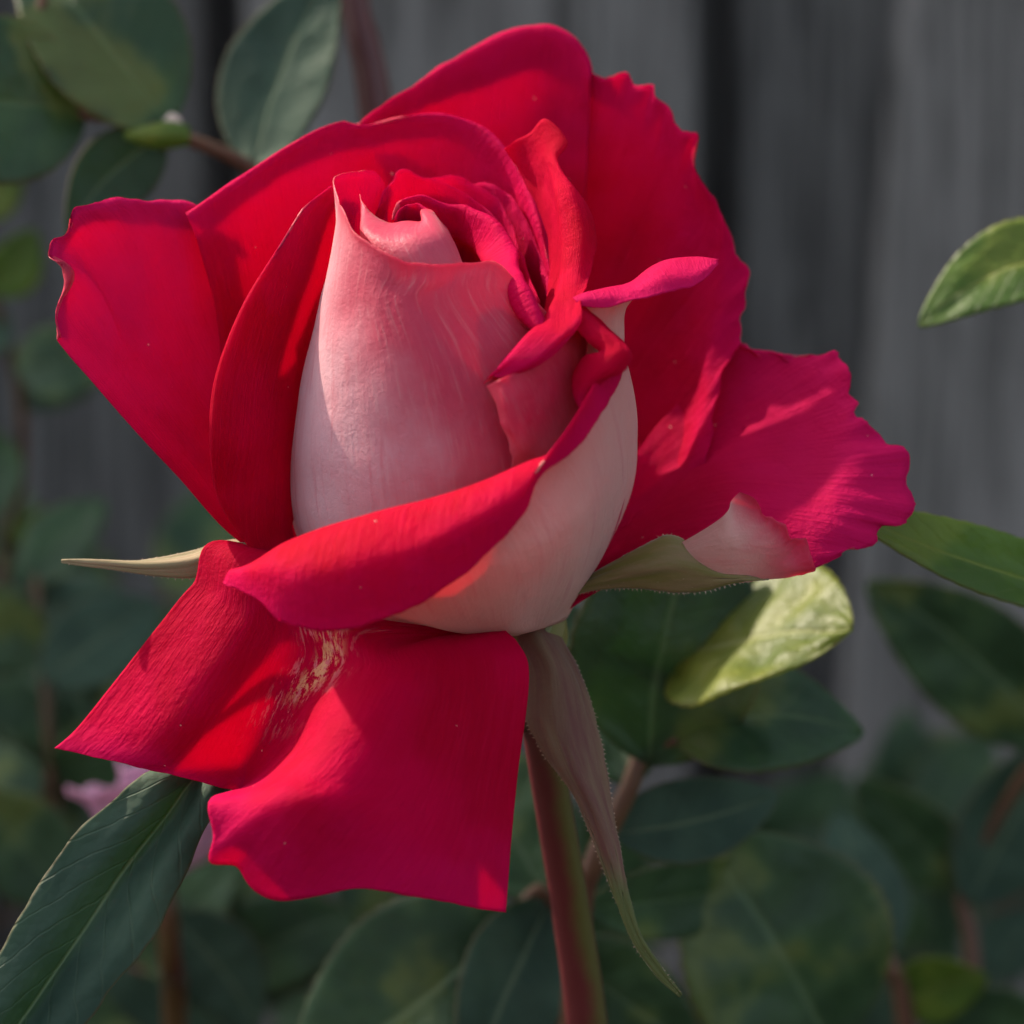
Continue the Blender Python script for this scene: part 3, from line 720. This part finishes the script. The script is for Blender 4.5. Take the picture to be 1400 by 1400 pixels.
sepal([[(735, 850, 80), (730, 860, 70), (728, 868, 80)],
       [(800, 795, 30), (800, 800, 10), (790, 812, 20)],
       [(845, 765, 0), (850, 782, -20), (850, 803, 0)],
       [(885, 744, -20), (890, 772, -38), (895, 806, -15)],
       [(918, 733, -28), (925, 768, -46), (935, 809, -25)],
       [(940, 745, -30), (955, 775, -48), (970, 806, -32)],
       [(965, 772, -30), (985, 785, -42), (1005, 796, -34)],
       [(1010, 789, -26), (1030, 790, -32), (1050, 791, -28)]], (SEPAL_G, SEPAL_IN), 43, flip=False, wrinkle=4, side=2, label='broad olive sepal folded under the ragged petal')

# foreground leaf of the same stem
Q = frill(loft([[(300, 1090, 10), (312, 1092, 14), (322, 1096, 10)],
       [(215, 1052, -40), (250, 1056, -46), (275, 1062, -22), (296, 1070, -50), (312, 1086, -46)],
       [(158, 1092, -62), (205, 1108, -66), (236, 1122, -38), (262, 1130, -66), (282, 1128, -60)],
       [(95, 1152, -80), (150, 1172, -82), (186, 1186, -54), (222, 1202, -84), (243, 1212, -80)],
       [(40, 1232, -95), (95, 1242, -98), (134, 1256, -70), (180, 1278, -100), (205, 1288, -98)],
       [(-8, 1315, -105), (45, 1318, -110), (84, 1326, -82), (130, 1350, -112), (152, 1352, -112)],
       [(-60, 1400, -110), (-5, 1400, -115), (34, 1400, -90), (80, 1412, -118), (100, 1425, -120)],
       [(-110, 1490, -110), (-60, 1480, -115), (-30, 1480, -95), (0, 1490, -120), (20, 1500, -120)],
       [(-150, 1580, -110), (-140, 1580, -115), (-125, 1585, -105), (-115, 1590, -115), (-110, 1592, -115)]], 40, 90), 51, wrinkle=3, wf=4, side=4, freq=10)
sheet('leaf', P(Q), (LEAF_BLUE, LEAF_BACK), bloom, t=0.0004, flip=True, label='sharp dark green leaf with a pale midrib reaching from under the petals')
tube('leaf_stalk', [P((300, 1090, 8)), P((420, 1060, 60)), P((600, 1010, 130)), P((740, 985, 146))], [0.0008, 0.0009, 0.001, 0.0012], TWIG, bloom, ns=8, nl=16)

# ------------------------------------------------------------------ other shoots between the bloom and the fence
def leaf(parent, base, tip, width, mat=None, sag=(0, 0), tilt=0.0, fold=0.18, seed=1, teeth=15, curl=0.0, nv=46, nu=17, back=None):
    """serrated rose leaflet; base and tip as photo pixel + depth, width in photo pixels, sag = (sideways, depth) bow of the midrib"""
    b = np.array(base, float); t = np.array(tip, float)
    ax = t - b; L = np.linalg.norm(ax); ax /= L
    pr = np.array([-ax[1], ax[0], 0.0]); pr /= np.linalg.norm(pr)
    nr = np.cross(ax, pr); nr /= np.linalg.norm(nr)
    if nr[2] > 0: nr = -nr
    sd = pr * math.cos(tilt) + np.cross(ax, pr) * math.sin(tilt); nn = np.cross(ax, sd); nn *= (1 if nn[2] < 0 else -1)
    Q = np.empty((nv, nu, 3))
    for j in range(nv):
        s = j / (nv - 1)
        c = b + ax * L * s + (pr * sag[0] + np.array([0, 0, 1.0]) * sag[1]) * 4 * s * (1 - s)
        wv = 0.5 * width * (math.sin(math.pi * min(1, s ** 0.82)) ** 0.72 if 0 < s < 1 else 0.0) + 0.6
        tooth = 1 + 0.04 * ((s * teeth) % 1.0 - 0.5) * (1 if 0.06 < s < 0.97 else 0)
        for i in range(nu):
            q = 2 * i / (nu - 1) - 1
            k = wv * q * (tooth if i in (0, nu - 1) else 1)
            h = -fold * wv * abs(q) ** 1.3 + curl * wv * q * q * 1.5
            h += width * 0.035 * n3(s * 4, q * 2, seed) + width * 0.02 * math.sin(s * 26 - abs(q) * 3) * abs(q) * (1 - abs(q)) * 2
            Q[j, i] = c + sd * k - nn * h
    if back is None: back = LEAF_BACK
    G = P(Q)
    n = gnormals(G)[nv // 2, nu // 2]
    fl = float(np.dot(n, FWD)) > 0                     # upper skin is the one towards the path
    return sheet('leaf', G, (mat or LEAF, back), parent, t=0.0004, tedge=0.6, flip=fl)
def twig(parent, pts, r0, r1, mat=TWIG, nl=24, name='stem', ns=10):
    W = [P(p) for p in pts]; n = len(W)
    return tube(name, W, list(np.linspace(r0, r1, n)), mat, parent, ns=ns, nl=nl, lumpy=0.12, seed=len(pts) + r0 * 999)

# dark red cane behind the bloom
cane = thing('rose_cane', 'thick dark red rose cane rising behind the top petals', 'cane', P((560, 1500, 1100)))
twig(cane, [(450, -700, 1150), (470, -200, 1120), (485, 0, 1100), (515, 170, 1090), (545, 700, 1100), (600, 1500, 1150), (650, 3000, 1250), (760, 5200, 1400)], 0.0016, 0.0036, CANE, nl=60, ns=14)
twig(cane, [(510, 130, 1092), (521, 120, 1082), (530, 118, 1076)], 0.0009, 0.0001, CANE, nl=8, name='thorn')
twig(cane, [(488, 20, 1100), (474, 12, 1090), (464, 12, 1086)], 0.0009, 0.0001, CANE, nl=8, name='thorn')

# upper left shoot
s1 = thing('rose_shoot', 'leafy shoot with a yellow green bud beside the thick dark cane', 'rose shoot', P((540, 600, 1090)))
twig(s1, [(545, 600, 1095), (440, 330, 1000), (345, 232, 920), (250, 188, 860), (160, 163, 840), (110, 156, 835)], 0.0012, 0.0008)
leaf(s1, (232, 172, 860), (20, -70, 900), 225, LEAF, sag=(8, -40), tilt=0.5, seed=3)
leaf(s1, (118, 156, 836), (-150, 140, 780), 235, LEAF, sag=(10, -30), tilt=0.15, seed=4)
leaf(s1, (222, 186, 858), (92, 330, 800), 118, LEAF_BLUE, sag=(18, 20), tilt=-0.4, seed=5)
leaf(s1, (345, 232, 920), (455, -40, 980), 168, LEAF_BLUE, sag=(-12, 30), tilt=-0.5, seed=6)
Q = loft([[(258, 172, 812), (260, 186, 800), (258, 198, 812)], [(232, 166, 806), (232, 184, 792), (228, 204, 806)], [(200, 172, 802), (202, 186, 790), (200, 200, 802)], [(170, 182, 800), (170, 185, 798), (170, 188, 800)]], 12, 16)
sheet('stipule', P(Q), (LEAF_Y, LEAF_Y), s1, t=0.0005, flip=True)
tube('bud', [P((236, 184, 842)), P((236, 172, 838)), P((235, 162, 836)), P((234, 154, 836))], [0.0006, 0.0013, 0.0012, 0.0002], simple('bud_pale', (0.55, 0.42, 0.33), (0.62, 0.5, 0.4), 200), s1, ns=12, nl=14)
twig(s1, [(70, -40, 830), (55, 20, 830), (75, 60, 832), (110, 156, 836)], 0.0006, 0.0008)

# right shoot with two light leaves
s2 = thing('rose_shoot', 'bright yellow green leaves reaching in from beside the ragged right petal', 'rose shoot', P((1560, 1300, 500)))
twig(s2, [(1620, 3400, 520), (1575, 1300, 430), (1540, 800, 420), (1530, 360, 700), (1520, 100, 800)], 0.0020, 0.0009, STEM, nl=40)
leaf(s2, (1545, 830, 400), (1140, 690, 190), 105, LEAF_Y, sag=(-14, -60), tilt=0.55, fold=0.35, seed=8, nu=21)
leaf(s2, (1530, 350, 560), (1256, 446, 520), 135, LEAF_Y, sag=(34, 10), tilt=0.6, fold=0.15, seed=9)

# lower right leaves carried by the bloom's neighbour
s3 = thing('rose_shoot', 'spray of broad green leaves below the ragged petal with one sunlit leaf', 'rose shoot', P((800, 1500, 700)))
twig(s3, [(780, 3400, 900), (770, 1900, 800), (790, 1300, 700), (815, 1172, 660), (862, 1072, 640), (880, 1000, 640), (890, 930, 640)], 0.0022, 0.0008, nl=40)
twig(s3, [(862, 1072, 640), (890, 1030, 640), (925, 1010, 620)], 0.0008, 0.0006, nl=10)
leaf(s3, (888, 1045, 640), (965, 700, 620), 285, LEAF, sag=(-20, -50), tilt=0.35, seed=11)
leaf(s3, (915, 1000, 640), (1180, 1002, 680), 190, LEAF, sag=(-22, -30), tilt=-0.6, seed=12, curl=0.1)
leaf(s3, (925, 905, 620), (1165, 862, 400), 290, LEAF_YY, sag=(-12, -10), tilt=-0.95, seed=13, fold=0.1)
leaf(s3, (862, 1075, 640), (760, 820, 820), 170, LEAF, sag=(10, 20), tilt=0.3, seed=14)
leaf(s3, (835, 1140, 650), (1065, 1085, 760), 120, LEAF_BLUE, sag=(10, -20), tilt=-0.2, seed=15)
leaf(s3, (800, 1240, 690), (1080, 1190, 1100), 110, LEAF, sag=(10, 20), tilt=0.3, seed=16)

s4 = thing('rose_shoot', 'shoot of dark shaded leaves low against the fence', 'rose shoot', P((1200, 1500, 1500)))
twig(s4, [(1330, 3600, 1700), (1290, 1900, 1600), (1240, 1400, 1500), (1215, 1320, 1480), (1160, 1240, 1480), (1110, 1190, 1500)], 0.0022, 0.0009, nl=40)
twig(s4, [(1290, 1900, 1600), (1330, 1350, 1680), (1318, 1210, 1700), (1400, 1060, 1620), (1450, 1010, 1500)], 0.0014, 0.0008, nl=30)
leaf(s4, (1140, 1440, 1050), (955, 1140, 980), 315, LEAF, sag=(12, -40), tilt=0.25, seed=21)
twig(s4, [(1262, 1480, 1480), (1200, 1470, 1300), (1140, 1440, 1050)], 0.0008, 0.0007, nl=10)
leaf(s4, (1205, 1310, 1480), (1145, 1110, 1600), 125, LEAF_BLUE, tilt=0.4, seed=22)
leaf(s4, (1318, 1212, 1700), (1175, 1065, 1640), 120, LEAF, tilt=-0.4, seed=23)
leaf(s4, (1325, 1235, 1690), (1450, 1000, 1650), 150, LEAF_BLUE, tilt=0.3, seed=24)
leaf(s4, (1228, 1375, 1500), (1350, 1335, 1400), 95, LEAF_Y, tilt=0.2, seed=25, sag=(-8, 0))
leaf(s4, (1445, 1015, 1500), (1185, 795, 1420), 175, LEAF, sag=(18, -30), tilt=-0.35, seed=26)
leaf(s4, (1260, 1430, 1520), (1460, 1400, 1500), 150, LEAF, tilt=0.2, seed=27)

s5 = thing('rose_shoot', 'leaf spray with an orange leaf stalk under the hanging front petal', 'rose shoot', P((780, 1600, 900)))
twig(s5, [(860, 3500, 1300), (800, 1900, 1100), (775, 1400, 950), (745, 1225, 880), (700, 1252, 880)], 0.0020, 0.0008, nl=40)
leaf(s5, (708, 1248, 880), (400, 1480, 820), 270, LEAF, sag=(-14, -30), tilt=0.3, seed=31)
leaf(s5, (752, 1235, 880), (640, 1500, 700), 165, LEAF_BLUE, sag=(8, -30), tilt=-0.4, seed=32)
leaf(s5, (750, 1230, 890), (620, 1010, 1000), 200, LEAF, tilt=0.3, seed=33)
leaf(s5, (760, 1300, 920), (960, 1440, 900), 160, LEAF, tilt=0.3, seed=34)

# left and lower left: soft mass of leaves on two shoots near the fence
def bushy(label, root, spine, leaves, mats):
    sh = thing('rose_shoot', label, 'rose shoot', P(root))
    twig(sh, spine, 0.0014, 0.0006, STEM, nl=40)
    sp = np.array(spine, float)
    for k, (x, y, d, ang, L, wd) in enumerate(leaves):
        i = int(np.argmin(np.linalg.norm(sp[:, :2] - np.array([x, y]), axis=1)))
        tip = (x + L * math.cos(ang), y - L * math.sin(ang), d + RNG.uniform(-120, 120))
        leaf(sh, (x, y, d), tip, wd, mats[k % len(mats)], sag=(RNG.uniform(-12, 12), RNG.uniform(-40, 20)), tilt=RNG.uniform(-0.6, 0.6), seed=60 + k + int(abs(root[0])), nv=30, nu=11)
        a = sp[i]; mid = ((a[0] + x) / 2, (a[1] + y) / 2 + 12, (a[2] + d) / 2)
        if np.linalg.norm(a[:2] - np.array([x, y])) > 12:
            twig(sh, [tuple(a), mid, (x, y, d)], 0.0007, 0.0005, TWIG, nl=8, name='leaf_stalk', ns=6)
    return sh
bushy('soft dark leaves crowding the fence at the lower left', (100, 1900, 2100),
      [(180, 4200, 2500), (120, 2300, 2200), (110, 1500, 2000), (90, 1250, 1950), (70, 1050, 1900), (60, 900, 1900), (50, 790, 1950)],
      [(60, 900, 1900, 2.6, 170, 120), (60, 930, 1850, 0.6, 190, 120), (70, 1050, 1900, 0.1, 200, 130), (60, 1080, 1800, 3.0, 200, 140), (100, 1200, 1900, 0.5, 240, 150), (90, 1230, 1700, 2.3, 200, 140),
       (110, 1400, 1900, 0.2, 220, 150), (140, 1300, 1750, -0.6, 240, 140), (200, 1330, 1700, 0.9, 200, 130), (50, 800, 1950, 0.9, 150, 100), (40, 820, 2000, -0.2, 180, 110), (150, 1010, 2150, 0.8, 180, 130), (180, 900, 2300, 0.2, 180, 120), (230, 1250, 1500, -0.9, 200, 130), (300, 1330, 1650, 0.4, 200, 140), (330, 1250, 2000, -0.3, 200, 110)],
      [LEAF, LEAF_BLUE, LEAF])
bushy('straggling shoot with browned leaves at the left below the red petal', (0, 900, 2300),
      [(-160, 4200, 2600), (-120, 2000, 2400), (-60, 1100, 2300), (10, 760, 2250), (30, 620, 2200), (20, 500, 2150), (-20, 380, 2100), (-30, 280, 2050)],
      [(30, 560, 2200, 0.7, 150, 110), (20, 500, 2100, 0.2, 140, 110), (10, 480, 2100, 2.6, 120, 90), (25, 640, 2150, 2.9, 120, 90), (10, 730, 2200, 0.1, 110, 60), (0, 700, 2100, 1.9, 130, 90), (-30, 300, 2050, 1.2, 130, 90), (-20, 400, 2050, 0.9, 110, 80)],
      [LEAF_BLUE, LEAF, LEAF_BLUE, LEAF_BLUE, LEAF_Y, LEAF, LEAF_Y, LEAF_Y])

def scatter(x0, x1, y0, y1, d0, d1, n, wmin=90, wmax=150):
    out = []
    for k in range(n):
        L = RNG.uniform(130, 220)
        out.append((RNG.uniform(x0, x1), RNG.uniform(y0, y1), RNG.uniform(d0, d1), RNG.uniform(-0.6, 3.7), L, RNG.uniform(0.55, 0.75) * L))
    return out
bushy('dense dark foliage at the foot of the fence right of the green stem', (1000, 2000, 3000),
      [(1000, 5200, 3400), (980, 2300, 3200), (960, 1600, 3050), (1000, 1420, 3000), (1040, 1300, 3000), (1020, 1180, 3000)],
      scatter(780, 1420, 1130, 1520, 2500, 3400, 30), [LEAF, LEAF_BLUE, LEAF])
bushy('dense dark foliage at the foot of the fence below the hanging petal', (480, 2000, 2900),
      [(520, 5200, 3400), (500, 2300, 3100), (480, 1600, 2950), (470, 1420, 2900), (440, 1280, 2900), (420, 1130, 2900)],
      scatter(150, 760, 1080, 1520, 2400, 3300, 32), [LEAF_BLUE, LEAF, LEAF])
bushy('dense dark foliage at the foot of the fence left of the pink rose', (60, 2000, 3100),
      [(40, 5200, 3500), (50, 2300, 3200), (60, 1500, 3100), (70, 1200, 3100), (60, 1000, 3100), (80, 850, 3100)],
      scatter(-60, 330, 800, 1450, 2600, 3500, 30), [LEAF, LEAF_BLUE, LEAF])

# pale pink bloom far behind
pk = thing('pink_rose', 'small pale pink rose behind the dark foreground leaf', 'rose', P((245, 1260, 1500)))
def far_petal(a, r, lean, h, wd, seed):
    ca, sa = math.cos(a), math.sin(a); tx, ty = -sa, ca
    c = np.array([222.0, 1205.0, 1300.0])
    def pt(rad, up, side): return (c[0] + ca * rad + tx * side, c[1] - up, c[2] + sa * rad + ty * side)
    rows = [[pt(6, 0, -6), pt(8, 0, 0), pt(6, 0, 6)],
            [pt(r * .6, h * .35, -wd * .4), pt(r * .8, h * .35, 0), pt(r * .6, h * .35, wd * .4)],
            [pt(r * .8, h * .75, -wd * .5), pt(r, h * .8, 0), pt(r * .8, h * .75, wd * .5)],
            [pt(r * .9 + lean, h * .92, -wd * .38), pt(r + lean, h, -wd * .15), pt(r + lean, h, wd * .15), pt(r * .9 + lean, h * .92, wd * .38)]]
    sheet('petal', P(frill(loft(rows, 20, 20), seed, wrinkle=3, rim=6, rag=3, freq=6)), (OUT_PALEPINK, OUT_PALEPINK), pk, t=0.0004)
for k in range(6): far_petal(k * 1.047 + 0.2, 85, 45, 130, 140, 80 + k)
for k in range(5): far_petal(k * 1.256 + 0.7, 54, 6, 165, 100, 90 + k)
for k in range(4): far_petal(k * 1.571 + 0.1, 26, -6, 175, 56, 100 + k)
twig(pk, [(230, 4200, 2100), (240, 1700, 1600), (232, 1300, 1320), (222, 1207, 1300)], 0.0022, 0.0016, STEM, nl=24)
